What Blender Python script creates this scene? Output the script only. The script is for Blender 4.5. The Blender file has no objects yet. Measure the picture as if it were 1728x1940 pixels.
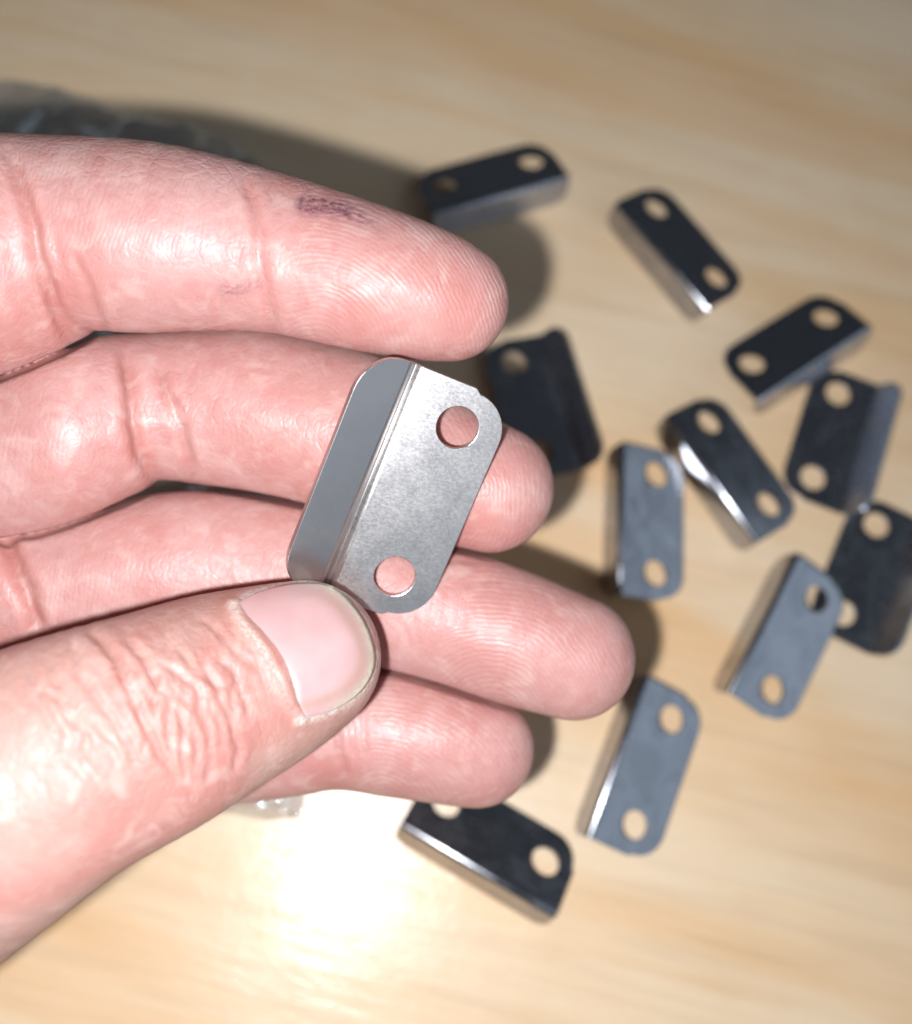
import bpy, bmesh, math, random
import numpy as np
from mathutils import Matrix, Vector

# ------------------------------------------------------------------ camera, light, exposure
MM = 0.001
FPX, CXP, CYP = 1900.0, 864.0, 970.0          # focal length and centre of the photograph, in its pixels
CAM_H = 148.0                                 # lens above the table top, mm
D0 = 100.0                                    # distance of the plane the hand is measured from, mm

scene = bpy.context.scene
col = scene.collection

_u = np.array([124.0, 580.0, FPX]); _u /= np.linalg.norm(_u)      # table normal seen from the camera
_x = np.array([1.0, 0, 0]); _x -= _u * _x.dot(_u); _x /= np.linalg.norm(_x)
_y = np.cross(_u, _x)
R = np.array([_x, _y, _u])                    # camera axes -> world axes
C = np.array([0.0, 0.0, CAM_H])

cam_data = bpy.data.cameras.new('camera')
cam = bpy.data.objects.new('camera', cam_data); col.objects.link(cam)
M = Matrix(R.tolist()).to_4x4(); M.translation = Vector((C * MM).tolist())
cam.matrix_world = M
cam_data.sensor_fit = 'HORIZONTAL'; cam_data.sensor_width = 5.0; cam_data.lens = 5.0 * FPX / 1728.0
cam_data.clip_start = 0.005; cam_data.clip_end = 20
cam_data.dof.use_dof = True; cam_data.dof.focus_distance = 0.0965; cam_data.dof.aperture_fstop = 2.0
scene.camera = cam

world = bpy.data.worlds.new('World'); scene.world = world; world.use_nodes = True
bg = world.node_tree.nodes['Background']
bg.inputs['Color'].default_value = (0.72, 0.84, 1.0, 1); bg.inputs['Strength'].default_value = 0.038

def cam_point(v): return C + R @ np.array(v, float)

flash = bpy.data.lights.new('phone_flash', 'POINT'); flash.energy = 0.80; flash.shadow_soft_size = 0.0022
flash.color = (0.91, 0.955, 1.0)
fo = bpy.data.objects.new('phone_flash', flash); col.objects.link(fo)
fo.location = (cam_point((-11, -7.5, 1)) * MM).tolist()

win = bpy.data.lights.new('window_light', 'AREA'); win.shape = 'RECTANGLE'; win.size = 3.6; win.size_y = 1.6
win.energy = 8.6; win.color = (0.68, 0.83, 1.0)
wo = bpy.data.objects.new('window_light', win); col.objects.link(wo)
wo.location = (1.35, -0.55, 0.90)
wo.rotation_euler = (Vector((0, 0, 0)) - Vector(wo.location)).to_track_quat('-Z', 'Y').to_euler()

scene.view_settings.view_transform = 'Standard'; scene.view_settings.look = 'None'
scene.view_settings.exposure = 0.3; scene.view_settings.gamma = 1.0
scene.cycles.use_denoising = True
scene.cycles.max_bounces = 8; scene.cycles.transparent_max_bounces = 16
scene.cycles.sample_clamp_indirect = 4.0

# ------------------------------------------------------------------ helpers
def ray(px, py): return np.array([(px - CXP), -(py - CYP), -FPX])
def on_height(px, py, z):
    """world point (mm) where the pixel's line of sight meets the level z above the table"""
    w = R @ ray(px, py); t = (z - C[2]) / w[2]
    return C + w * t
def at_depth(px, py, d):
    """hand-space point (mm): camera axes, origin D0 in front of the lens"""
    return np.array([(px - CXP) / FPX * d, -(py - CYP) / FPX * d, D0 - d])

def tag(o, label=None, cat=None, group=None, kind=None):
    if label: o['label'] = label
    if cat: o['category'] = cat
    if group: o['group'] = group
    if kind: o['kind'] = kind
    return o
def mesh_obj(name, verts, faces, mat=None, parent=None, smooth=True):
    me = bpy.data.meshes.new(name); me.from_pydata([tuple(map(float, v)) for v in verts], [], [tuple(map(int, f)) for f in faces]); me.update()
    if smooth: me.polygons.foreach_set('use_smooth', [True] * len(me.polygons))
    o = bpy.data.objects.new(name, me); col.objects.link(o)
    if mat: me.materials.append(mat)
    if parent: o.parent = parent
    return o

class NT:
    def __init__(self, name):
        self.m = bpy.data.materials.new(name); self.m.use_nodes = True
        self.t = self.m.node_tree; self.n = self.t.nodes; self.l = self.t.links
        self.b = self.n['Principled BSDF']; self.out = self.n['Material Output']
    def node(self, kind, **kw):
        nd = self.n.new(kind); ins = kw.pop('ins', {})
        for k, v in kw.items(): setattr(nd, k, v)
        for k, v in ins.items(): self.set(nd.inputs[k], v)
        return nd
    def set(self, sock, v):
        if isinstance(v, bpy.types.NodeSocket): self.l.new(v, sock)
        elif isinstance(v, bpy.types.Node): self.l.new(v.outputs[0], sock)
        else: sock.default_value = v
    def math(self, op, a, b=0.0, c=None, clamp=False):
        nd = self.n.new('ShaderNodeMath'); nd.operation = op; nd.use_clamp = clamp
        self.set(nd.inputs[0], a); self.set(nd.inputs[1], b)
        if c is not None: self.set(nd.inputs[2], c)
        return nd.outputs[0]
    def mix(self, f, a, b, blend='MIX'):
        nd = self.n.new('ShaderNodeMix'); nd.data_type = 'RGBA'; nd.blend_type = blend
        self.set(nd.inputs[0], f); self.set(nd.inputs[6], a); self.set(nd.inputs[7], b)
        return nd.outputs[2]
    def ramp(self, f, stops):
        nd = self.n.new('ShaderNodeValToRGB'); self.set(nd.inputs[0], f); e = nd.color_ramp.elements
        while len(e) < len(stops): e.new(0.5)
        for el, (p, c) in zip(e, stops):
            el.position = p; el.color = c if len(c) == 4 else (*c, 1)
        return nd.outputs[0]
    def maprange(self, v, a, b, c=0.0, d=1.0):
        nd = self.n.new('ShaderNodeMapRange'); self.set(nd.inputs[0], v)
        for i, x in enumerate((a, b, c, d)): nd.inputs[i + 1].default_value = x
        return nd.outputs[0]
    def noise(self, vec, scale, detail=3, rough=0.5, dist=0.0):
        nd = self.n.new('ShaderNodeTexNoise'); self.set(nd.inputs['Vector'], vec)
        nd.inputs['Scale'].default_value = scale; nd.inputs['Detail'].default_value = detail
        nd.inputs['Roughness'].default_value = rough; nd.inputs['Distortion'].default_value = dist
        return nd.outputs[0]
    def mapping(self, vec, loc=(0, 0, 0), rot=(0, 0, 0), scale=(1, 1, 1)):
        nd = self.n.new('ShaderNodeMapping'); self.set(nd.inputs[0], vec)
        nd.inputs[1].default_value = loc; nd.inputs[2].default_value = rot; nd.inputs[3].default_value = scale
        return nd.outputs[0]
    def bump(self, h, strength, dist, normal=None):
        nd = self.n.new('ShaderNodeBump'); self.set(nd.inputs['Height'], h)
        nd.inputs['Strength'].default_value = strength; nd.inputs['Distance'].default_value = dist
        if normal is not None: self.set(nd.inputs['Normal'], normal)
        return nd.outputs[0]
    def p(self, **kw):
        for k, v in kw.items(): self.set(self.b.inputs[k.replace('_', ' ')], v)
        return self.m

# ------------------------------------------------------------------ materials
def mat_wood():
    t = NT('varnished_birch'); obj = t.node('ShaderNodeTexCoord').outputs['Object']
    rot = t.mapping(obj, rot=(0, 0, math.radians(14)))
    warp = t.noise(t.mapping(rot, scale=(6, 14, 6)), 1.0, 2)
    def grain(sx, sy, seed, detail=3, dist=0.4): return t.noise(t.mapping(rot, loc=(seed, seed * 2, 0), scale=(sx, sy, 1)), 1.0, detail, 0.55, dist)
    band = grain(8, 46, 3.1, 3, 0.8); band2 = grain(6, 22, 11.3, 3, 1.2); fine = grain(40, 700, 5.0, 4, 0.3); streak = grain(26, 260, 8.4, 3, 0.2)
    c = t.ramp(band, [(0.30, (0.84, 0.69, 0.51)), (0.46, (0.82, 0.645, 0.445)), (0.54, (0.80, 0.56, 0.33)), (0.66, (0.76, 0.465, 0.23))])
    c2 = t.ramp(band2, [(0.35, (0.84, 0.70, 0.53)), (0.50, (0.82, 0.645, 0.455)), (0.62, (0.78, 0.51, 0.275))])
    c = t.mix(0.5, c, c2)
    c = t.mix(t.maprange(streak, 0.52, 0.78, 0, 0.22), c, (0.42, 0.27, 0.14, 1))
    c = t.mix(t.maprange(fine, 0.5, 0.8, 0, 0.16), c, (0.36, 0.23, 0.12, 1))
    scr = t.noise(t.mapping(rot, loc=(2, 5, 0), scale=(60, 420, 1)), 1.0, 4, 0.7, 1.5)
    blotch = t.noise(rot, 55, 4, 0.65)
    c = t.mix(t.maprange(blotch, 0.45, 0.75, 0, 0.22), c, (0.66, 0.42, 0.21, 1))
    c = t.mix(1.0, c, (1.06, 1.005, 0.955, 1), 'MULTIPLY')
    nb = t.bump(fine, 0.05, 0.0002)
    cb = t.bump(t.math('ADD', t.math('MULTIPLY', blotch, 1.0), t.math('MULTIPLY', scr, 0.35)), 0.22, 0.0010)
    cr = t.math('ADD', t.maprange(blotch, 0.3, 0.7, 0.21, 0.30), t.maprange(scr, 0.3, 0.7, -0.04, 0.05))
    return t.p(Base_Color=c, Roughness=0.55, Normal=nb, Coat_Weight=0.95, Coat_Roughness=cr, Coat_Normal=cb, Coat_IOR=1.45, Specular_IOR_Level=0.3)

def mat_metal(name, base, rough, speckle, smear=0.0):
    t = NT(name); obj = t.node('ShaderNodeTexCoord').outputs['Object']
    g1 = t.noise(t.mapping(obj, scale=(900, 5200, 5200)), 1.0, 2)
    g2 = t.noise(t.mapping(obj, scale=(5200, 3000, 5200)), 1.0, 3, 0.7)
    blot = t.noise(obj, 260, 4, 0.6)
    big = t.noise(obj, 90, 3, 0.6)
    r = t.math('ADD', t.maprange(blot, 0.3, 0.7, rough - 0.02, rough + 0.03), t.maprange(g2, 0.35, 0.7, -0.03, 0.05))
    c = t.mix(t.maprange(big, 0.35, 0.7, 0, 0.35), (*base, 1), (base[0] * 0.82, base[1] * 0.82, base[2] * 0.86, 1))
    if smear:                                       # oil films and handling marks, different on each piece
        rnd = t.node('ShaderNodeObjectInfo').outputs['Random']
        off = t.node('ShaderNodeVectorMath', operation='ADD', ins={0: obj, 1: t.node('ShaderNodeCombineXYZ', ins={0: rnd, 1: t.math('MULTIPLY', rnd, 7.3), 2: 0.0}).outputs[0]}).outputs[0]
        sm = t.noise(t.mapping(off, scale=(1, 1.8, 1)), 170, 4, 0.6, 1.2)
        r = t.math('ADD', r, t.maprange(sm, 0.42, 0.62, 0.0, smear)); r = t.math('ADD', r, t.maprange(rnd, 0, 1, -0.02, 0.07))
        c = t.mix(t.maprange(sm, 0.35, 0.65, 0.0, 0.55), c, (base[0] * 0.62, base[1] * 0.63, base[2] * 0.68, 1))
    # a punched centre mark and tiny pits
    vd = t.node('ShaderNodeVectorMath', operation='DISTANCE', ins={0: obj, 1: (0.0006, 0.0021, 0.0)}).outputs['Value']
    pit = t.maprange(vd, 0.00018, 0.00034, 0.0, 1.0)
    vor = t.node('ShaderNodeTexVoronoi', ins={'Vector': obj, 'Scale': 700.0}).outputs['Distance']
    pits = t.maprange(vor, 0.05, 0.12, 0.0, 1.0)
    h = t.math('ADD', t.math('MULTIPLY', g2, 0.6), t.math('ADD', t.math('MULTIPLY', g1, 0.5), t.math('MULTIPLY', blot, 0.25)))
    h = t.math('ADD', h, t.math('MULTIPLY', pit, 5.0)); h = t.math('ADD', h, t.math('MULTIPLY', pits, 0.6))
    nb = t.bump(t.noise(obj, 70, 2, 0.4), 0.06, 0.0022)
    nb = t.bump(h, speckle, 0.00004, nb)
    return t.p(Base_Color=c, Metallic=1.0, Roughness=r, Normal=nb)

def mat_skin():
    t = NT('skin'); obj = t.node('ShaderNodeTexCoord').outputs['Object']
    a = t.node('ShaderNodeAttribute', attribute_name='skin')
    sep = t.node('ShaderNodeSeparateColor', ins={0: a.outputs['Color']})
    red, tan, ink = sep.outputs[0], sep.outputs[1], sep.outputs[2]
    b = t.node('ShaderNodeAttribute', attribute_name='skin2')
    sep2 = t.node('ShaderNodeSeparateColor', ins={0: b.outputs['Color']})
    dry, ridge, hatch = sep2.outputs[0], sep2.outputs[1], sep2.outputs[2]
    ph = t.node('ShaderNodeAttribute', attribute_name='phase').outputs['Fac']
    n1 = t.noise(obj, 140, 4, 0.6); n2 = t.noise(obj, 620, 3, 0.6); n3 = t.noise(obj, 2600, 3, 0.6)
    c = t.mix(t.maprange(n1, 0.32, 0.68), (0.53, 0.27, 0.25, 1), (0.61, 0.37, 0.35, 1))
    c = t.mix(t.maprange(n2, 0.4, 0.7, 0, 0.45), c, (0.50, 0.225, 0.20, 1))
    c = t.mix(tan, c, t.mix(t.maprange(n1, 0.35, 0.65), (0.45, 0.248, 0.208, 1), (0.51, 0.305, 0.262, 1)))
    c = t.mix(red, c, (0.47, 0.135, 0.10, 1))
    n0 = t.noise(obj, 75, 3, 0.6, 0.5); n4 = t.noise(obj, 330, 3, 0.6, 0.8)
    c = t.mix(t.maprange(n0, 0.46, 0.66, 0, 0.60), c, (0.50, 0.19, 0.165, 1))
    c = t.mix(t.maprange(n4, 0.50, 0.70, 0, 0.50), c, (0.66, 0.45, 0.41, 1))
    # dry pale skin
    dr = t.math('MULTIPLY', dry, t.maprange(n3, 0.35, 0.62, 0.15, 1.0))
    c = t.mix(dr, c, (0.72, 0.64, 0.58, 1))
    # ridges: slightly darker valleys
    s = t.math('SINE', t.math('MULTIPLY', t.math('ADD', ph, t.math('MULTIPLY', n2, 1.5)), 2 * math.pi))
    c = t.mix(t.math('MULTIPLY', ridge, t.maprange(s, -1.0, 0.3, 0.14, 0.0)), c, (0.43, 0.17, 0.155, 1))
    # ink smear, kept to the tops of the skin lines
    ik = t.math('MULTIPLY', ink, t.maprange(t.noise(t.mapping(obj, rot=(0, 0, 0.9), scale=(1000, 1900, 1400)), 1.0, 4, 0.8), 0.36, 0.66), clamp=True)
    c = t.mix(1.0, c, (0.90, 0.865, 0.845, 1), 'MULTIPLY')
    c = t.mix(ik, c, (0.16, 0.055, 0.08, 1))
    ridge = t.math('MULTIPLY', ridge, t.maprange(n4, 0.36, 0.56, 0.25, 1.0))
    # skin lattice
    w = t.node('ShaderNodeVectorMath', operation='ADD', ins={0: obj, 1: t.node('ShaderNodeVectorMath', operation='SCALE', ins={0: t.node('ShaderNodeTexNoise', ins={'Vector': obj, 'Scale': 500.0}).outputs['Color'], 'Scale': 0.0009}).outputs[0]}).outputs[0]
    v1 = t.node('ShaderNodeTexVoronoi', feature='DISTANCE_TO_EDGE', ins={'Vector': t.mapping(w, scale=(1.0, 0.75, 1)), 'Scale': 1150.0}).outputs['Distance']
    v2 = t.node('ShaderNodeTexVoronoi', feature='DISTANCE_TO_EDGE', ins={'Vector': t.mapping(w, rot=(0, 0, 0.4), scale=(0.9, 0.5, 0.9)), 'Scale': 560.0}).outputs['Distance']
    lat = t.math('ADD', t.maprange(v1, 0.0, 0.16), t.math('MULTIPLY', t.maprange(v2, 0.0, 0.10), 0.9))
    inv = t.math('SUBTRACT', 1.0, ridge, clamp=True)
    h = t.math('MULTIPLY', t.math('MULTIPLY', lat, inv), t.math('ADD', 0.22, hatch))
    h = t.math('ADD', h, t.math('MULTIPLY', t.math('MULTIPLY', s, ridge), 0.21))
    h = t.math('ADD', h, t.math('MULTIPLY', n3, 0.22)); h = t.math('ADD', h, t.math('MULTIPLY', n2, 0.9))
    h = t.math('ADD', h, t.math('MULTIPLY', t.math('MULTIPLY', n3, dry), 1.5))
    nb = t.bump(h, 0.75, 0.00011)
    rg = t.math('ADD', t.maprange(n2, 0.3, 0.7, 0.40, 0.56), t.math('MULTIPLY', tan, 0.06))
    t.b.subsurface_method = 'RANDOM_WALK'
    return t.p(Base_Color=c, Roughness=rg, Normal=nb, Subsurface_Weight=0.55, Subsurface_Radius=(1.0, 0.38, 0.25), Subsurface_Scale=0.0022,
               Specular_IOR_Level=0.5)

def mat_nail():
    t = NT('nail'); a = t.node('ShaderNodeAttribute', attribute_name='nail')
    sep = t.node('ShaderNodeSeparateColor', ins={0: a.outputs['Color']})
    edge, moon, side = sep.outputs[0], sep.outputs[1], sep.outputs[2]
    obj = t.node('ShaderNodeTexCoord').outputs['Object']
    n = t.noise(obj, 300, 3); nf = t.noise(obj, 2200, 3, 0.6)
    c = t.mix(t.maprange(n, 0.3, 0.7), (0.53, 0.285, 0.275, 1), (0.56, 0.33, 0.32, 1))
    c = t.mix(moon, c, (0.72, 0.62, 0.63, 1))
    c = t.mix(side, c, (0.45, 0.26, 0.205, 1))
    c = t.mix(edge, c, t.mix(t.maprange(nf, 0.35, 0.65), (0.46, 0.36, 0.26, 1), (0.58, 0.49, 0.37, 1)))
    nb = t.bump(t.math('ADD', t.math('MULTIPLY', n, 0.6), t.math('MULTIPLY', nf, 0.12)), 0.25, 0.00015)
    return t.p(Base_Color=c, Roughness=0.34, Normal=nb, Subsurface_Weight=0.4, Subsurface_Radius=(1, 0.5, 0.4), Subsurface_Scale=0.0012, Coat_Weight=0.5, Coat_Roughness=0.32)

def mat_plastic():
    t = NT('clear_plastic'); obj = t.node('ShaderNodeTexCoord').outputs['Object']
    n = t.noise(obj, 75, 3, 0.5, 0.8); nb = t.bump(n, 0.8, 0.008)
    tr = t.node('ShaderNodeBsdfTransparent', ins={0: (0.965, 0.97, 0.985, 1)})
    gl = t.node('ShaderNodeBsdfGlossy', ins={'Color': (0.78, 0.9, 1, 1), 'Roughness': 0.08, 'Normal': nb})
    df = t.node('ShaderNodeBsdfDiffuse', ins={'Color': (0.78, 0.85, 1.0, 1), 'Normal': nb})
    fc = t.node('ShaderNodeLayerWeight', ins={'Blend': 0.5, 'Normal': nb}).outputs['Facing']
    m0 = t.node('ShaderNodeMixShader', ins={0: t.maprange(n, 0.45, 0.70, 0.0, 0.06), 1: tr.outputs[0], 2: df.outputs[0]})
    m1 = t.node('ShaderNodeMixShader', ins={0: t.math('MULTIPLY_ADD', t.math('POWER', fc, 3.0), 0.5, 0.17, clamp=True), 1: m0.outputs[0], 2: gl.outputs[0]})
    t.l.new(m1.outputs[0], t.out.inputs[0])
    return t.m

WOOD, SKIN, NAIL, PLASTIC = mat_wood(), mat_skin(), mat_nail(), mat_plastic()
STEEL = mat_metal('satin_steel', (0.62, 0.575, 0.555), 0.315, 0.09)
STEEL2 = mat_metal('polished_steel', (0.52, 0.52, 0.545), 0.17, 0.14, 0.09)

# ------------------------------------------------------------------ table
tb = bmesh.new()
bmesh.ops.create_cube(tb, size=1.0, matrix=Matrix.Translation((0.0, 0.05, -0.009)) @ Matrix.Diagonal((0.9, 0.7, 0.018, 1)))
bmesh.ops.bevel(tb, geom=list(tb.edges), offset=0.002, segments=2, affect='EDGES')
me = bpy.data.meshes.new('table_top'); tb.to_mesh(me); tb.free(); me.materials.append(WOOD)
table = bpy.data.objects.new('table_top', me); col.objects.link(table)
tag(table, 'pale varnished wooden table top with orange grain bands', 'table', kind='structure')

# ------------------------------------------------------------------ brackets
BL, BW, BN, BT = 24.0, 10.9, 4.7, 0.6         # length, wide leaf, narrow leaf, sheet (mm)
BA = math.radians(91)                           # angle between the leaves
def bracket_mesh(mat, BW, BN, BA, rn, RF, groove=0.0):
    """fold line along X at the origin, wide leaf in +Y (flat), narrow leaf bent up on the -Y side"""
    bm = bmesh.new()
    bend = math.pi - BA; arc = RF * bend; tang = RF * math.tan(bend / 2)
    def arcpts(cx, cy, r, a0, a1, n): return [(cx + r * math.cos(a0 + (a1 - a0) * i / n), cy + r * math.sin(a0 + (a1 - a0) * i / n)) for i in range(n + 1)]
    h = BL / 2; rc = 4.0
    wide = [(-h, tang), (h, tang), (h, BW - rc - 0.35), (h - 0.45, BW - rc + 0.25)] + arcpts(h - rc - 0.15, BW - rc, rc - 0.25, 0.12, math.pi / 2, 9)
    wide += [(-h + rc + 0.15, BW - 0.25)] if False else []
    wide += [(-x, y) for x, y in reversed(wide[2:])]
    def loop(pts):
        vs = [bm.verts.new((x, y, 0)) for x, y in pts]
        return vs, [bm.edges.new((vs[i], vs[(i + 1) % len(vs)])) for i in range(len(vs))]
    V, E = loop(wide); allE = list(E)
    for hx in (-7.9, 7.9):
        hv, he = loop([(hx + 2.02 * math.cos(2 * math.pi * i / 28), 5.9 + 2.02 * math.sin(2 * math.pi * i / 28)) for i in range(28)]); allE += he
    bmesh.ops.triangle_fill(bm, edges=allE, use_beauty=True, use_dissolve=False)
    prev = (V[0], V[1]); n = 7 if RF < 2 else 16
    for i in range(1, n + 1):                                    # the bend
        a = bend * i / n; y = tang - RF * math.sin(a); z = RF * (1 - math.cos(a)) - groove * math.sin(math.pi * i / n)**2
        cur = (bm.verts.new((-h, y, z)), bm.verts.new((h, y, z)))
        bm.faces.new((prev[0], prev[1], cur[1], cur[0])); prev = cur
    dy, dz = -math.cos(bend), math.sin(bend)                     # direction up the narrow leaf
    y0, z0 = prev[0].co.y, prev[0].co.z; ln = BN - tang
    rn = min(rn, ln - 0.3); prof = arcpts(h - rn, ln - rn, rn, 0, math.pi / 2, 9)
    top = prof + [(-x, q) for x, q in reversed(prof)]
    tv = [bm.verts.new((x, y0 + dy * q, z0 + dz * q)) for x, q in top]
    bm.faces.new([prev[0], prev[1]] + tv)
    bmesh.ops.triangulate(bm, faces=[f for f in bm.faces if len(f.verts) > 4])
    bmesh.ops.recalc_face_normals(bm, faces=bm.faces)
    for v in bm.verts: v.co *= MM
    me = bpy.data.meshes.new('bracket'); bm.to_mesh(me); bm.free(); me.materials.append(mat)
    me.polygons.foreach_set('use_smooth', [len(p.vertices) == 4 for p in me.polygons])       # only the bend is round
    return me
BR_TABLE, BR_HELD = bracket_mesh(STEEL2, BW, BN, BA, 2.4, 0.5), bracket_mesh(STEEL, 10.5, 5.2, math.radians(157), 4.1, 4.2, 0.42)
BR_TRAY = bracket_mesh(STEEL2, BW, BN, math.radians(122), 2.8, 0.8, 0.12)
def bracket(me, mat4, label, group=None):
    o = bpy.data.objects.new('corner_bracket', me); col.objects.link(o)
    s = o.modifiers.new('sheet', 'SOLIDIFY'); s.thickness = BT * MM; s.offset = 0.0; s.use_even_offset = True
    b = o.modifiers.new('rounded_rim', 'BEVEL'); b.width = 0.2 * MM; b.segments = 2; b.limit_method = 'ANGLE'; b.angle_limit = math.radians(50)
    o.matrix_world = mat4
    return tag(o, label, 'bracket', group)
def frame(X, Y, Z, P):
    m = Matrix.Identity(4)
    for i, a in enumerate((X, Y, Z)):
        for j in range(3): m[j][i] = float(a[j])
    for j in range(3): m[j][3] = float(P[j]) * MM
    return m
def unit(v): v = np.array(v, float); return v / np.linalg.norm(v)

B_ = math.sqrt(BW**2 + BN**2 - 2 * BW * BN * math.cos(BA)); RIDGE = BW * BN * math.sin(BA) / B_
def tent(p1, p2, side, label, lift=0.0, lean=0.0, rock=0.0):
    """rests on the rims of both leaves, fold uppermost; p1,p2 = ends of the fold in the photograph, side = a pixel on the wide leaf"""
    sl = math.asin(RIDGE / BW) + lean
    zr = BN * math.sin(math.pi - BA - sl) + BT * 0.35 + lift
    A, B, S = on_height(*p1, zr), on_height(*p2, zr), on_height(*side, zr * 0.6)
    mid = (A + B) / 2; X = unit((B - A) * [1, 1, 0])
    out = np.array([-X[1], X[0], 0.0])
    if out.dot(S - mid) < 0: out = -out
    Y = unit(out * math.cos(sl) - np.array([0, 0, math.sin(sl)]))
    if rock: X = unit(X + np.array([0, 0, rock]))
    Z = unit(np.cross(X, Y))
    if Z[2] > 0: X = -X; Z = -Z                       # narrow leaf hangs down on the other side
    Y = unit(np.cross(Z, X))
    return bracket(BR_TABLE, frame(X, Y, Z, mid), label, 'loose brackets on the table')
def tray(p1, p2, side, label, lift=0.0, roll=0.0):
    """lies on its wide leaf, narrow leaf standing up"""
    z = BT / 2 + 0.02 + lift
    A, B, S = on_height(*p1, z), on_height(*p2, z), on_height(*side, z)
    mid = (A + B) / 2; X = unit((B - A) * [1, 1, 0]); Z = np.array([0, 0, 1.0]); Y = np.cross(Z, X)
    if Y.dot(S - mid) < 0: X = -X; Y = -Y
    if roll:
        Y = unit(Y + Z * roll); Z = unit(np.cross(X, Y))
    return bracket(BR_TRAY, frame(X, Y, Z, mid), label, 'loose brackets on the table')

tent((815, 407), (1078, 335), (930, 290), 'dark steel corner bracket half in the index finger shadow', lean=math.radians(-5))
tent((1165, 380), (1345, 590), (1330, 440), 'black looking corner bracket lying alone on open wood past the index fingertip', lean=math.radians(-7.5))
tray((1022, 630), (1106, 897), (960, 760), 'corner bracket lying flat behind the middle fingertip, narrow leaf up', roll=0.13)
tray((1665, 722), (1590, 985), (1560, 820), 'corner bracket lying flat with narrow leaf up, next to the pile of tilted ones')
tent((1262, 785), (1437, 1030), (1410, 860), 'tilted bracket with bright fold resting on the rim of a flat one', lift=0.3, lean=math.radians(-7.5))
tent((1178, 838), (1172, 1130), (1250, 980), 'blue grey bracket beside the ring fingertip, one end in its shadow', lean=math.radians(-7.5))
tray((1738, 990), (1647, 1235), (1620, 1080), 'flat dark bracket partly covered by the tilted blue grey one', lift=0.0)
tent((1510, 1052), (1380, 1312), (1540, 1200), 'blue grey bracket tilted over the edge of a flat dark one', lift=0.3, lean=math.radians(-7.5))
tent((1437, 757), (1645, 625), (1500, 620), 'black bracket tilted with holes uphill, touching the flat one beside it', lean=math.radians(-7.5))
tent((1222, 1285), (1115, 1582), (1260, 1460), 'brightest grey bracket standing below the ring fingertip on clear wood', lean=math.radians(-7.5))
tent((758, 1562), (1052, 1736), (960, 1580), 'dark bracket with shiny fold and tan reflection under the little finger')

def held_bracket():
    A, B = at_depth(790, 682, 95.9), at_depth(608, 1130, 101.5)
    mid = (A + B) / 2; X = unit(B - A)
    W = at_depth(865, 975, 100.0) - mid                 # toward the rim of the wide leaf
    Yp = unit(W - X * W.dot(X))
    view = np.array([0, 0, 1.0]); Zp = unit(view - X * view.dot(X))
    Zp = unit(Zp - Yp * Zp.dot(Yp))
    a = math.radians(-6.2)                                # wide leaf leans away on its outer side
    Y = Yp * math.cos(a) + Zp * math.sin(a)
    Z = unit(np.cross(X, Y))
    if Z[2] < 0: X = -X; Z = -Z
    Y = np.cross(Z, X)
    wm = frame(R @ X, R @ Y, R @ Z, C + R @ (mid - np.array([0, 0, D0])))
    return bracket(BR_HELD, wm @ Matrix.Scale(1.045, 4), 'silver corner bracket with two holes held between thumb and index finger')
held = held_bracket()

# ------------------------------------------------------------------ hand
GH = 0.33                                      # grid step of the surface, mm
FING = {
 'index': dict(k=0.95, pts=[(-760, 640, 112, 215), (-420, 570, 106, 205), (-160, 520, 102.5, 220), (-30, 492, 101, 224), (95, 447, 100, 182), (280, 452, 100, 176), (500, 477, 100, 149), (680, 524, 99.5, 138), (800, 556, 99.5, 126), (852, 572, 99.8, 113)]),
 'middle': dict(k=0.92, pts=[(-800, 980, 116, 205), (-300, 905, 112, 185), (0, 872, 108, 166), (150, 810, 107, 163), (275, 772, 109, 140), (450, 774, 110, 153), (620, 808, 109.5, 156), (715, 842, 109, 154), (820, 888, 108.5, 138), (927, 925, 108, 122)]),
 'ring': dict(k=0.92, pts=[(-800, 1200, 116, 190), (-300, 1150, 113, 175), (60, 1120, 111, 150), (300, 1080, 111, 146), (480, 1076, 112, 146), (640, 1100, 111.5, 143), (800, 1148, 110.5, 132), (950, 1199, 110.3, 128), (1085, 1245, 110, 118)]),
 'little': dict(k=0.92, pts=[(-800, 1430, 114, 180), (-250, 1420, 112, 160), (300, 1395, 111, 140), (520, 1385, 111, 125), (640, 1374, 111.5, 118), (760, 1386, 112, 123), (860, 1408, 112, 114), (905, 1420, 112, 107)]),
 'thumb': dict(k=0.86, pts=[(-900, 1850, 108, 420), (-450, 1730, 95, 340), (-100, 1555, 88.5, 275), (103, 1448, 88.5, 238), (266, 1380, 91, 216), (387, 1325, 94.3, 196), (500, 1280, 96.4, 170), (575, 1247, 97.6, 147)]),
}
PALM = [((-560, 900, 122), (-1250, 1020, 126), 330, 320), ((-560, 1240, 121), (-1250, 1250, 126), 300, 330), ((-250, 1150, 119), (-900, 1150, 122), 235, 300),
        ((-1250, 1180, 126), (-2100, 1350, 132), 330, 360), ((-1250, 1000, 128), (-2100, 1300, 132), 300, 360)]

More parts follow.
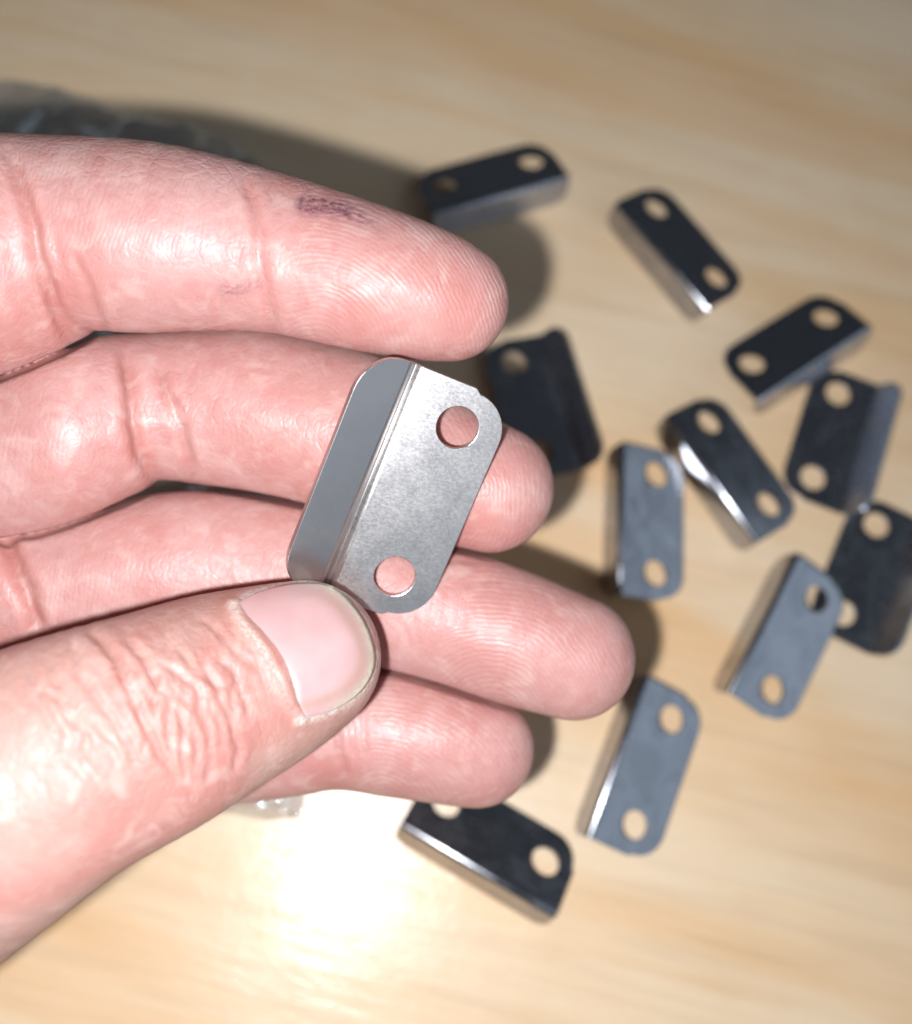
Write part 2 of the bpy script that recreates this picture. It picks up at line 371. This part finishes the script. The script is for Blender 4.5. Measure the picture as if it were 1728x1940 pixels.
def catmull(P, sub):
    P = np.array(P, float); Q = np.vstack([2 * P[0] - P[1], P, 2 * P[-1] - P[-2]]); out = []
    for i in range(1, len(Q) - 2):
        for j in range(sub):
            t = j / sub; a, b, c, d = Q[i - 1], Q[i], Q[i + 1], Q[i + 2]
            out.append(0.5 * (2 * b + (c - a) * t + (2 * a - 5 * b + 4 * c - d) * t * t + (3 * b - a - 3 * c + d) * t**3))
    out.append(P[-1]); return np.array(out)
def centre(pts, sub=5):
    s = catmull([(*at_depth(x, y, d), r / FPX * d) for x, y, d, r in pts], sub)
    return s[:, :3], s[:, 3]
def chain(X, Y, Z, pts, rad, k, want=False):
    """distance to a tapering tube; depth flattened by k"""
    best = None; Zs = Z / k
    bs = bt = None; acc = 0.0
    for i in range(len(pts) - 1):
        a, b = pts[i].copy(), pts[i + 1].copy(); L = np.linalg.norm(b - a); a[2] /= k; b[2] /= k
        ab = b - a; q = ab.dot(ab)
        dx, dy, dz = X - a[0], Y - a[1], Zs - a[2]
        t = np.clip((dx * ab[0] + dy * ab[1] + dz * ab[2]) / q, 0, 1)
        d = np.sqrt((dx - t * ab[0])**2 + (dy - t * ab[1])**2 + (dz - t * ab[2])**2) - (rad[i] + t * (rad[i + 1] - rad[i]))
        if best is None: best = d; bs = acc + t * L if want else None
        elif want:
            m = d < best; best = np.where(m, d, best); bs = np.where(m, acc + t * L, bs)
        else: best = np.minimum(best, d)
        acc += L
    return (best * k, acc - bs) if want else best * k
def smin(a, b, k):
    h = np.clip(0.5 + 0.5 * (b - a) / k, 0, 1)
    return b * (1 - h) + a * h - k * h * (1 - h)

CH = {n: centre(f['pts']) for n, f in FING.items()}
PC = [(np.array([at_depth(*a), at_depth(*b)]), np.array([ra / FPX * a[2], rb / FPX * b[2]])) for a, b, ra, rb in PALM]

def build_field():
    lo = np.array([-152.0, -72.0, -50.0]); hi = np.array([24.0, 48.0, 26.0])
    ax = [np.arange(lo[i], hi[i], GH, dtype=np.float32) for i in range(3)]
    shp = tuple(len(a) for a in ax); BIG = 6.0
    def box(pts, rad, margin):
        m0 = (pts - rad[:, None]).min(0) - margin; m1 = (pts + rad[:, None]).max(0) + margin
        sl = []
        for i in range(3):
            sl.append(slice(max(0, int((m0[i] - lo[i]) / GH)), min(shp[i], int((m1[i] - lo[i]) / GH) + 2)))
        return tuple(sl)
    def fill(fld, pts, rad, k, sm=None):
        # piece by piece so each box stays small
        for j in range(0, len(pts) - 1, 5):
            pp, rr = pts[j:j + 6], rad[j:j + 6]; sl = box(pp, rr, 3.5)
            if min(s.stop - s.start for s in sl) <= 0: continue
            g = chain(ax[0][sl[0]][:, None, None], ax[1][sl[1]][None, :, None], ax[2][sl[2]][None, None, :], pp, rr, k).astype(np.float32)
            fld[sl] = np.minimum(fld[sl], g) if sm is None else smin(fld[sl], np.minimum(g, BIG), sm)
    palm = np.full(shp, BIG, np.float32)
    for pts, rad in PC: fill(palm, pts, rad, 0.55, 5.0)
    m1 = np.full(shp, BIG, np.float32); m2 = m1.copy()
    for n in ('index', 'middle', 'ring', 'little'):
        f = np.full(shp, BIG, np.float32); fill(f, *CH[n], FING[n]['k'])
        m2 = np.minimum(m2, np.maximum(m1, f)); m1 = np.minimum(m1, f)
    m1 = np.where(m1 < BIG, np.maximum(m1, np.minimum(np.float32(0.75) - (m2 - m1), m1 + np.float32(0.8))), m1)      # fingers touch but stay apart
    total = smin(m1, palm, np.float32(2.5)); del m1, m2
    f = np.full(shp, BIG, np.float32); fill(f, *CH['thumb'], FING['thumb']['k'])
    return np.minimum(total, smin(f, palm, np.float32(5.0))), lo

def surface_nets(F, lo):
    S = F < 0
    cnt = np.zeros(tuple(s - 1 for s in F.shape), np.int8)
    for i in (0, 1):
        for j in (0, 1):
            for k in (0, 1):
                cnt += S[i:S.shape[0] - 1 + i, j:S.shape[1] - 1 + j, k:S.shape[2] - 1 + k]
    idx = np.argwhere((cnt > 0) & (cnt < 8))
    vid = np.full(cnt.shape, -1, np.int32); vid[idx[:, 0], idx[:, 1], idx[:, 2]] = np.arange(len(idx))
    cor = np.array([[i, j, k] for i in (0, 1) for j in (0, 1) for k in (0, 1)])
    val = np.stack([F[idx[:, 0] + c[0], idx[:, 1] + c[1], idx[:, 2] + c[2]] for c in cor], 1).astype(float)
    acc = np.zeros((len(idx), 3)); n = np.zeros(len(idx))
    for a in range(8):
        for b in range(a + 1, 8):
            if np.abs(cor[a] - cor[b]).sum() != 1: continue
            va, vb = val[:, a], val[:, b]; m = (va < 0) != (vb < 0)
            t = np.where(m, va / np.where(m, va - vb, 1), 0)
            acc += np.where(m[:, None], cor[a] + t[:, None] * (cor[b] - cor[a]), 0); n += m
    V = lo + (idx + acc / n[:, None]) * GH
    quads = []
    for axis in range(3):
        o = [a for a in range(3) if a != axis]
        s0 = [slice(1, -1)] * 3; s0[axis] = slice(0, -1); s1 = list(s0); s1[axis] = slice(1, None)
        A, B = S[tuple(s0)], S[tuple(s1)]
        for flip, m in ((False, A & ~B), (True, ~A & B)):
            e = np.argwhere(m)
            if not len(e): continue
            e[:, o[0]] += 1; e[:, o[1]] += 1
            def g(d0, d1):
                q = e.copy(); q[:, o[0]] -= d0; q[:, o[1]] -= d1
                return vid[q[:, 0], q[:, 1], q[:, 2]]
            qd = np.stack([g(1, 1), g(0, 1), g(0, 0), g(1, 0)], 1)
            if flip != (axis == 1): qd = qd[:, ::-1]
            quads.append(qd)
    return V, np.concatenate(quads)

def vnormals(V, Q):
    n = np.cross(V[Q[:, 2]] - V[Q[:, 0]], V[Q[:, 3]] - V[Q[:, 1]]); N = np.zeros_like(V)
    for c in range(4):
        for a in range(3): N[:, a] += np.bincount(Q[:, c], n[:, a], len(V))
    return N / (np.linalg.norm(N, axis=1)[:, None] + 1e-12)
def smooth(V, Q, it, lam=0.5, mu=-0.52):
    E = np.concatenate([Q[:, [0, 1]], Q[:, [1, 2]], Q[:, [2, 3]], Q[:, [3, 0]]]); I = np.concatenate([E[:, 0], E[:, 1]]); J = np.concatenate([E[:, 1], E[:, 0]])
    deg = np.bincount(I, minlength=len(V))[:, None].astype(float)
    for s in range(it):
        for f in (lam, mu) if mu else (lam,):
            A = np.stack([np.bincount(I, V[J, a], len(V)) for a in range(3)], 1) / deg
            V = V + f * (A - V)
    return V

def seg_dist(px, py, line):
    best = np.full(px.shape, 1e9); along = np.zeros(px.shape); L = np.array(line, float); tot = np.linalg.norm(np.diff(L, axis=0), axis=1); acc = 0
    for (a, b), l in zip(zip(L[:-1], L[1:]), tot):
        d = b - a; t = np.clip(((px - a[0]) * d[0] + (py - a[1]) * d[1]) / (l * l + 1e-9), 0, 1)
        q = np.hypot(px - a[0] - t * d[0], py - a[1] - t * d[1]); m = q < best
        best = np.where(m, q, best); along = np.where(m, (acc + t * l) / tot.sum(), along); acc += l
    return best, along

# skin folds read off the photograph: finger, pixels, half width px, depth mm, redness
CREASE = [
 ('index', [(462, 330), (486, 410), (495, 500), (508, 580), (530, 645)], 10, 0.30, 0.28),
 ('index', [(505, 360), (512, 450), (516, 540), (535, 610)], 9, 0.06, 0.05),
 ('index', [(20, 290), (45, 365), (63, 430), (72, 490), (96, 560), (118, 612), (135, 650)], 12, 0.6, 0.5),
 ('index', [(140, 480), (165, 540), (190, 600), (205, 640)], 8, 0.22, 0.15),
 ('index', [(85, 380), (100, 450), (120, 520)], 8, 0.12, 0.05),
 ('middle', [(235, 660), (246, 730), (252, 800), (266, 860), (290, 905)], 12, 0.65, 0.5),
 ('middle', [(300, 690), (322, 760), (345, 815), (366, 890)], 9, 0.38, 0.30),
 ('ring', [(10, 1020), (30, 1070), (52, 1130), (80, 1200)], 13, 0.75, 0.6),
 ('ring', [(428, 985), (432, 1050), (440, 1120)], 6, 0.10, 0.0),
 ('ring', [(385, 1000), (392, 1060), (395, 1120)], 6, 0.08, 0.0),
 ('ring', [(826, 1125), (820, 1160), (812, 1205)], 4, 0.07, 0.05), ('ring', [(849, 1105), (845, 1150), (840, 1190)], 4, 0.06, 0.05),
 ('ring', [(752, 1168), (768, 1195), (782, 1225), (800, 1250)], 5, 0.08, 0.05), ('ring', [(780, 1150), (788, 1190), (800, 1230)], 4, 0.06, 0.05),
 ('ring', [(838, 1062), (904, 1066)], 4, 0.10, 0.0), ('ring', [(848, 1092), (880, 1094)], 4, 0.08, 0.0), ('ring', [(862, 1110), (950, 1100)], 4, 0.08, 0.0),
 ('little', [(660, 1345), (668, 1385), (676, 1440)], 5, 0.15, 0.1), ('little', [(684, 1335), (690, 1390), (696, 1440)], 5, 0.13, 0.1), ('little', [(640, 1385), (646, 1430), (655, 1475)], 7, 0.25, 0.2),
 ('thumb', [(160, 1185), (190, 1215), (217, 1251), (243, 1303), (269, 1360), (304, 1425), (338, 1477)], 8, 0.42, 0.25),
 ('thumb', [(128, 1200), (140, 1240), (148, 1277), (195, 1342), (234, 1390), (262, 1440)], 7, 0.30, 0.12),
 ('thumb', [(240, 1215), (262, 1240), (286, 1277), (299, 1320), (285, 1350)], 7, 0.32, 0.2),
 ('thumb', [(300, 1262), (340, 1282), (369, 1303), (390, 1364), (404, 1405)], 6, 0.25, 0.12),
 ('thumb', [(370, 1240), (398, 1282), (417, 1320), (443, 1381), (451, 1425), (440, 1465)], 6, 0.24, 0.12),
 ('thumb', [(410, 1238), (440, 1275), (458, 1315), (475, 1360)], 5, 0.18, 0.08),
 ('thumb', [(80, 1225), (95, 1270), (113, 1303), (156, 1364), (204, 1420), (243, 1464)], 7, 0.22, 0.06),
 ('thumb', [(40, 1250), (60, 1310), (100, 1370), (150, 1430), (190, 1480)], 8, 0.16, 0.04),
 ('thumb', [(335, 1340), (350, 1385), (345, 1430), (355, 1480)], 6, 0.26, 0.12),
 ('thumb', [(365, 1370), (375, 1420), (365, 1470)], 5, 0.18, 0.08), ('thumb', [(395, 1395), (400, 1440), (392, 1490)], 5, 0.16, 0.06),
 ('thumb', [(310, 1300), (322, 1340), (318, 1390), (330, 1440)], 6, 0.26, 0.15),
 ('thumb', [(255, 1268), (262, 1300), (285, 1340), (296, 1385)], 5, 0.20, 0.1), ('thumb', [(180, 1265), (210, 1310), (240, 1365), (275, 1420)], 5, 0.18, 0.05),
]
_rc = np.random.default_rng(12)
for _i in range(46):                            # finer lines across the thumb knuckle
    _x, _y = 70 + 370 * _rc.random(), 0.0; _y = 1400 - 0.33 * (_x - 70) + _rc.normal() * 62
    _l = 22 + 40 * _rc.random(); _a = math.radians(62 + 14 * _rc.normal()); _b = _rc.normal() * 0.35
    CREASE.append(('thumb', [(_x + _t * _l * math.cos(_a + _b * _t), _y + _t * _l * math.sin(_a + _b * _t)) for _t in (-1, -0.5, 0, 0.5, 1)], 5, 0.07 + 0.10 * _rc.random(), 0.04))
NAIL_OUT = [(441, 1150), (470, 1130), (520, 1112), (570, 1104), (620, 1106), (655, 1128), (685, 1165), (704, 1205), (712, 1250), (700, 1290), (668, 1325), (620, 1350), (566, 1364)]
NAIL_IN = [(441, 1150), (452, 1178), (474, 1205), (502, 1240), (528, 1288), (546, 1335), (566, 1364)]
PAD = {'index': ((715, 560), (0.94, 0.34), 18.0), 'middle': ((880, 925), (0.95, 0.31), 16.0), 'ring': ((1010, 1215), (0.93, 0.36), 18.0), 'little': ((830, 1415), (0.97, 0.22), 15.0)}
CORE = {'index': (-5.0, 9.0), 'middle': (-9.0, 3.0), 'ring': (-1.0, 9.5), 'little': (-3.5, 8.5)}
BULGE = [('index', 290, 455, 150, 120, 0.5), ('index', 700, 540, 130, 100, 0.4), ('index', -40, 500, 70, 170, 0.9), ('middle', 120, 840, 95, 140, 0.8), ('middle', 290, 790, 30, 90, 0.25), ('middle', 520, 800, 130, 100, 0.5),
         ('ring', 250, 1080, 170, 110, 0.4), ('ring', 1010, 1215, 110, 90, 0.5), ('ring', -40, 1110, 60, 90, 0.6), ('little', 830, 1410, 100, 80, 0.5), ('thumb', 250, 1330, 110, 110, 0.5)]

def make_hand():
    rng = np.random.default_rng(7)
    F, lo = build_field()
    V, Q = surface_nets(F, lo); del F
    V = smooth(V, Q, 4)
    names = list(FING)
    dist = np.stack([chain(V[:, 0], V[:, 1], V[:, 2], *CH[n], FING[n]['k']) for n in names], 1)
    who = dist.argmin(1); palmd = np.minimum.reduce([chain(V[:, 0], V[:, 1], V[:, 2], p, r, 0.55) for p, r in PC])
    N = vnormals(V, Q)
    px = CXP + FPX * V[:, 0] / (D0 - V[:, 2]); py = CYP - FPX * V[:, 1] / (D0 - V[:, 2])
    view = np.stack([-V[:, 0], -V[:, 1], D0 - V[:, 2]], 1); view /= np.linalg.norm(view, axis=1)[:, None]
    face = np.clip((N * view).sum(1) * 2.2 + 0.35, 0, 1)
    def lown(s, seed):                                   # cheap smooth noise
        r = np.random.default_rng(seed); out = 0
        for i in range(6):
            k = r.normal(size=3) / s; out = out + np.sin(V @ k + r.uniform(0, 6.28))
        return out / 6
    disp = np.zeros(len(V)); red = np.zeros(len(V)); tan = np.zeros(len(V)); ink = np.zeros(len(V)); dry = np.zeros(len(V)); ridge = np.zeros(len(V)); hatch = np.zeros(len(V)); phase = np.zeros(len(V))
    wig = 5 * lown(1.6, 3); wig2 = 5 * lown(1.6, 4)
    for n, line, w, dep, rd in CREASE:
        m = who == names.index(n)
        d, al = seg_dist(px[m] + wig[m], py[m] + wig2[m], line)
        fade = np.clip(np.minimum(al, 1 - al) * 6 + 0.25, 0, 1)
        w = max(w, 6.0); dep = dep * (1.0 if n == 'thumb' else 1.0)
        g = np.exp(-(d / w)**2) * fade * face[m]
        disp[m] -= dep * g - 0.30 * dep * np.exp(-((d - 2.3 * w) / (1.3 * w))**2) * fade * face[m]
        red[m] = np.maximum(red[m], rd * np.exp(-(d / (w * 1.5))**2) * fade)
    for n, bx, by, sx, sy, h in BULGE:
        m = who == names.index(n)
        disp[m] += h * np.exp(-((px[m] - bx) / sx)**2 - ((py[m] - by) / sy)**2) * face[m]
    th = who == names.index('thumb')
    # thumb: backs of hands are less pink, wrinkled knuckle, raised dry rim round the nail
    tan[th] = np.clip(0.9 - 0.0 * px[th], 0, 1)
    kn = np.exp(-((px - 240) / 190)**2 - ((py - 1350) / 150)**2) * th
    hatch = np.maximum(hatch, kn * 0.35)
    ax_ = unit([0.9, -0.44]); sc = (px * ax_[0] + py * ax_[1]) / 19.0; sl = (-px * ax_[1] + py * ax_[0]) / 19.0
    wr = np.sin(2 * math.pi * (sc + 1.3 * lown(2.6, 11) + 0.03 * (sl - 60)**2 * 0.1) / 1.75)
    disp += kn * face * 0.025 * (np.abs(wr) - 0.5) * (1 + lown(1.2, 12))
    dn, _ = seg_dist(px, py, NAIL_IN); do, al = seg_dist(px, py, NAIL_OUT)
    disp[th] += (0.30 * np.exp(-((dn[th] - 8) / 9)**2)) * face[th]
    dry[th] = np.maximum(dry[th], 0.85 * np.exp(-(dn[th] / 8)**2) * np.clip((470 + 90 - px[th]) / 60, 0.25, 1))
    dry[th] = np.maximum(dry[th], 0.9 * np.exp(-(do[th] / 11)**2) * ((al[th] > 0.62) | (al[th] < 0.3)))
    red[th] = np.maximum(red[th], 0.30 * np.exp(-((dn[th] - 22) / 16)**2))
    # finger pads
    off = np.ones(len(V))
    for n, ((cx, cy), a, ext) in PAD.items():
        m = who == names.index(n); s = 18.0
        qa = ((px[m] - cx) * a[0] + (py[m] - cy) * a[1]) / s; qb = (-(px[m] - cx) * a[1] + (py[m] - cy) * a[0]) / s
        z = (D0 - V[m, 2]); qb = qb + 0.0 * z
        w1 = 1.9 * lown(4.5, 21 + names.index(n))[m]; qa2 = qa + w1; qb2 = qb + 1.2 * lown(5.0, 41 + names.index(n))[m]
        ca, cb = CORE[n]
        f = np.sqrt((qa2 - ca)**2 * 0.9 + (qb2 - cb)**2 + 1.0)
        phase[m] = f / 0.52
        lim = np.clip((qa + (9.5 if n != 'index' else 10.5)) / 3.0, 0, 1)
        off[m] = np.clip(-(qa + (9.5 if n != 'index' else 10.5)) / 3.0, 0, 1)
        ridge[m] = lim * np.clip(0.75 + 0.5 * lown(5, 61)[m], 0.3, 1)
        red[m] = np.maximum(red[m], 0.30 * np.exp(-((qa - 1) / 7)**2 - (qb / 7)**2) * np.clip(0.8 + 0.7 * lown(3.0, 33)[m], 0, 1.3))
    # shallow transverse lines on the other phalanges
    i0 = names.index('index')
    phase[th] = (sc[th] + 0.9 * lown(2.2, 13)[th] + 0.6 * lown(0.9, 14)[th] + 0.0035 * (sl[th] - 68)**2) / 0.8
    ridge[th] = np.clip(1.2 * np.exp(-((px[th] - 270) / 210)**2 - ((py[th] - 1350) / 150)**2) * (0.55 + 0.9 * lown(2.0, 15)[th]), 0, 1.0)
    for n in ('index', 'middle', 'ring', 'little'):
        m = (who == names.index(n)) & (off > 0.0)
        phase[m] = (px[m] + 22 * lown(3.0, 70)[m] + 0.25 * (py[m])) / 19.0 / 0.5
        ridge[m] = 0.42 * off[m] * np.clip(0.3 + 1.6 * lown(4, 71)[m], 0, 1)
    hatch[who == i0] = np.maximum(hatch[who == i0], 0.22 * np.clip((430 - py[who == i0]) / 90, 0, 1))
    m = who == i0
    d, al = seg_dist(px[m], py[m], [(578, 388), (615, 392), (650, 398), (690, 418), (722, 438)])
    ink[m] = 1.9 * np.exp(-(d / (17 - 3 * al))**2) * np.clip(1.25 - al * 1.05, 0.12, 1)
    d, al = seg_dist(px[m], py[m], [(425, 548), (455, 546), (485, 538)]); ink[m] = np.maximum(ink[m], 0.75 * np.exp(-(d / 12)**2))
    d = np.hypot(px[m] - 578, py[m] - 578); ink[m] = np.maximum(ink[m], 0.35 * np.exp(-(d / 8)**2))
    ml = who == names.index('little')
    ink[ml] = np.maximum(ink[ml], 0.8 * np.exp(-(np.hypot((px[ml] - 853) / 1.6, py[ml] - 1381) / 3.2)**2))
    # pinker where fingers press on one another
    srt = np.sort(dist, 1); red = np.maximum(red, 0.55 * np.exp(-np.clip(srt[:, 1] - srt[:, 0], 0, 99) / 0.9) * np.exp(-np.clip(srt[:, 1], 0, 99) / 1.4))
    disp += 0.10 * lown(3.5, 90) + 0.035 * lown(1.3, 91)
    V = V + N * disp[:, None]
    me = bpy.data.meshes.new('hand')
    me.vertices.add(len(V)); me.vertices.foreach_set('co', (V * MM).astype(np.float32).ravel())
    me.loops.add(Q.size); me.loops.foreach_set('vertex_index', Q.ravel().astype(np.int32))
    me.polygons.add(len(Q)); me.polygons.foreach_set('loop_start', np.arange(0, Q.size, 4, dtype=np.int32))
    me.update(calc_edges=True); me.validate()
    me.polygons.foreach_set('use_smooth', np.ones(len(Q), bool))
    def attr(name, *ch):
        a = me.attributes.new(name, 'FLOAT_COLOR', 'POINT'); d = np.ones((len(V), 4), np.float32)
        for i, c in enumerate(ch): d[:, i] = c
        a.data.foreach_set('color', d.ravel())
    attr('skin', np.clip(red, 0, 1), np.clip(tan, 0, 1), np.clip(ink, 0, 1.3)); attr('skin2', np.clip(dry, 0, 1), np.clip(ridge, 0, 1), np.clip(hatch, 0, 1.5))
    a = me.attributes.new('phase', 'FLOAT', 'POINT'); a.data.foreach_set('value', phase.astype(np.float32))
    me.materials.append(SKIN)
    o = bpy.data.objects.new('hand', me); col.objects.link(o)
    HM = Matrix(R.tolist()).to_4x4(); HM.translation = Vector(((C + R @ np.array([0, 0, -D0])) * MM).tolist())
    o.matrix_world = HM
    tag(o, 'left hand pinching a silver bracket, with a dark ink smudge on the index finger', 'hand')
    print('hand', len(V), 'verts')
    return o

def make_nail(hand):
    """plate lying on the thumb's own surface, found by walking down each line of sight"""
    nin = catmull([(*p, 0) for p in NAIL_IN], 6)[:, :2]; nout = catmull([(*p, 0) for p in NAIL_OUT], 6)[:, :2]
    def res(L, n):
        s = np.r_[0, np.cumsum(np.linalg.norm(np.diff(L, axis=0), axis=1))]; q = np.linspace(0, s[-1], n)
        return np.stack([np.interp(q, s, L[:, 0]), np.interp(q, s, L[:, 1])], 1)
    NU, NV = 41, 30
    A, B = res(nin, NU), res(nout, NU)
    pts, rad = CH['thumb']; k = FING['thumb']['k']
    T = np.linspace(0, 1, NV); P = A[:, None, :] * (1 - T)[None, :, None] + B[:, None, :] * T[None, :, None]
    X = P[..., 0].ravel(); Y = P[..., 1].ravel()
    ds = np.linspace(82, 102, 760); best = np.full(X.shape, 1e9); dep = np.full(X.shape, 95.0); done = np.zeros(X.shape, bool)
    u = np.repeat(np.linspace(-1, 1, NU), NV); t = np.tile(T, NU)
    lift = 0.16 - 0.36 * np.exp(-(t / 0.09)**2) * (np.abs(u) < 2) + 0.0 * t
    for d in ds:
        v = chain((X - CXP) / FPX * d, -(Y - CYP) / FPX * d, np.full(X.shape, D0 - d), pts, rad, k) - lift
        b = (v < best) & ~done; best[b] = v[b]; dep[b] = d
        done |= v < 0
    dep = dep.reshape(NU, NV)
    for _ in range(14):                                    # flatten to a stiff, gently curved plate
        q = dep.copy(); q[1:-1, 1:-1] = (dep[:-2, 1:-1] + dep[2:, 1:-1] + dep[1:-1, :-2] + dep[1:-1, 2:]) / 4
        q[1:-1, -1] = 0.5 * q[1:-1, -1] + 0.25 * (dep[:-2, -1] + dep[2:, -1]); dep = q
    V = np.stack([(X - CXP) / FPX * dep.ravel(), -(Y - CYP) / FPX * dep.ravel(), D0 - dep.ravel()], 1)
    Fc = [(i * NV + j, i * NV + j + 1, (i + 1) * NV + j + 1, (i + 1) * NV + j) for i in range(NU - 1) for j in range(NV - 1)]
    o = mesh_obj('thumb_nail', V * MM, Fc, NAIL, hand)
    o.data.update()
    if sum(p.normal.z for p in o.data.polygons) < 0: o.data.flip_normals()
    doutp, al = seg_dist(X, Y, NAIL_OUT); dinp, _ = seg_dist(X, Y, NAIL_IN)
    edge = np.clip(1.3 - doutp / 12, 0, 1) * np.clip((al - 0.22) * 9, 0, 1) * np.clip((0.93 - al) * 8, 0, 1)
    moon = np.clip(1.35 - dinp / (9 + 22 * np.clip((Y - 1190) / 110, 0, 1) * np.clip((1375 - Y) / 90, 0, 1)), 0, 1) * np.clip((Y - 1175) / 50, 0, 1)
    side = 0.8 * np.clip(1 - np.abs(doutp - 24) / 16, 0, 1) * np.clip((al - 0.2) * 5, 0, 1)
    a = o.data.attributes.new('nail', 'FLOAT_COLOR', 'POINT'); d = np.ones((len(V), 4), np.float32); d[:, 0] = edge; d[:, 1] = moon; d[:, 2] = side
    a.data.foreach_set('color', d.ravel())
    s = o.modifiers.new('plate', 'SOLIDIFY'); s.thickness = 0.00018; s.offset = -1
    o['label'] = 'short pink thumb nail with pale free edge'
    return o
hand = make_hand()
make_nail(hand)

# ------------------------------------------------------------------ plastic bag under the hand
def plastic_bag():
    rng = np.random.default_rng(3)
    out = [(-420, 105), (-150, 140), (30, 160), (160, 188), (330, 236), (450, 275), (520, 328), (540, 500), (560, 800), (575, 1100), (590, 1350), (575, 1548), (500, 1556), (430, 1540), (200, 1500), (-420, 1400)]
    P = np.array([on_height(x, y, 0.4)[:2] for x, y in out]); c = P.mean(0)
    NA, NR = 160, 60
    L = np.vstack([P, P[:1]]); s = np.r_[0, np.cumsum(np.linalg.norm(np.diff(L, axis=0), axis=1))]; q = np.linspace(0, s[-1], NA, endpoint=False)
    rim = np.stack([np.interp(q, s, L[:, 0]), np.interp(q, s, L[:, 1])], 1)
    def wave(x, y):
        z = 0
        r = np.random.default_rng(5)
        for i in range(14):
            a = r.uniform(0, 6.28); f = r.uniform(0.10, 0.42); ph = r.uniform(0, 6.28)
            z = z + (1 - np.abs(np.sin((x * math.cos(a) + y * math.sin(a)) * f + ph)))**3 / (0.8 + 2.2 * f)
        return z
    V = []
    for lay, (h0, sc) in enumerate(((0.3, 0.25), (5.0, 1.0))):
        for j in range(NR + 1):
            t = j / NR; p = c + (rim - c) * t
            w = wave(p[:, 0] + 7 * lay, p[:, 1])
            env = np.sqrt(np.clip((1 - t) * 4, 0.0, 1))
            z = 0.3 + (h0 - 0.3) * env + sc * 1.2 * w * (0.35 + 0.65 * env) * (1.0 if lay else 0.3) * np.clip((1 - t) * 30, 0, 1)
            V += [(x * MM, y * MM, zz * MM) for (x, y), zz in zip(p, z)]
    F = []
    for lay in (0, 1):
        o = lay * NA * (NR + 1)
        for j in range(NR):
            for i in range(NA):
                k = (i + 1) % NA; f = (o + j * NA + i, o + j * NA + k, o + (j + 1) * NA + k, o + (j + 1) * NA + i)
                F.append(f if lay else f[::-1])
    ob = mesh_obj('plastic_bag', V, F, PLASTIC)
    return tag(ob, 'crumpled clear plastic bag lying on the table behind the hand', 'plastic bag')
plastic_bag()
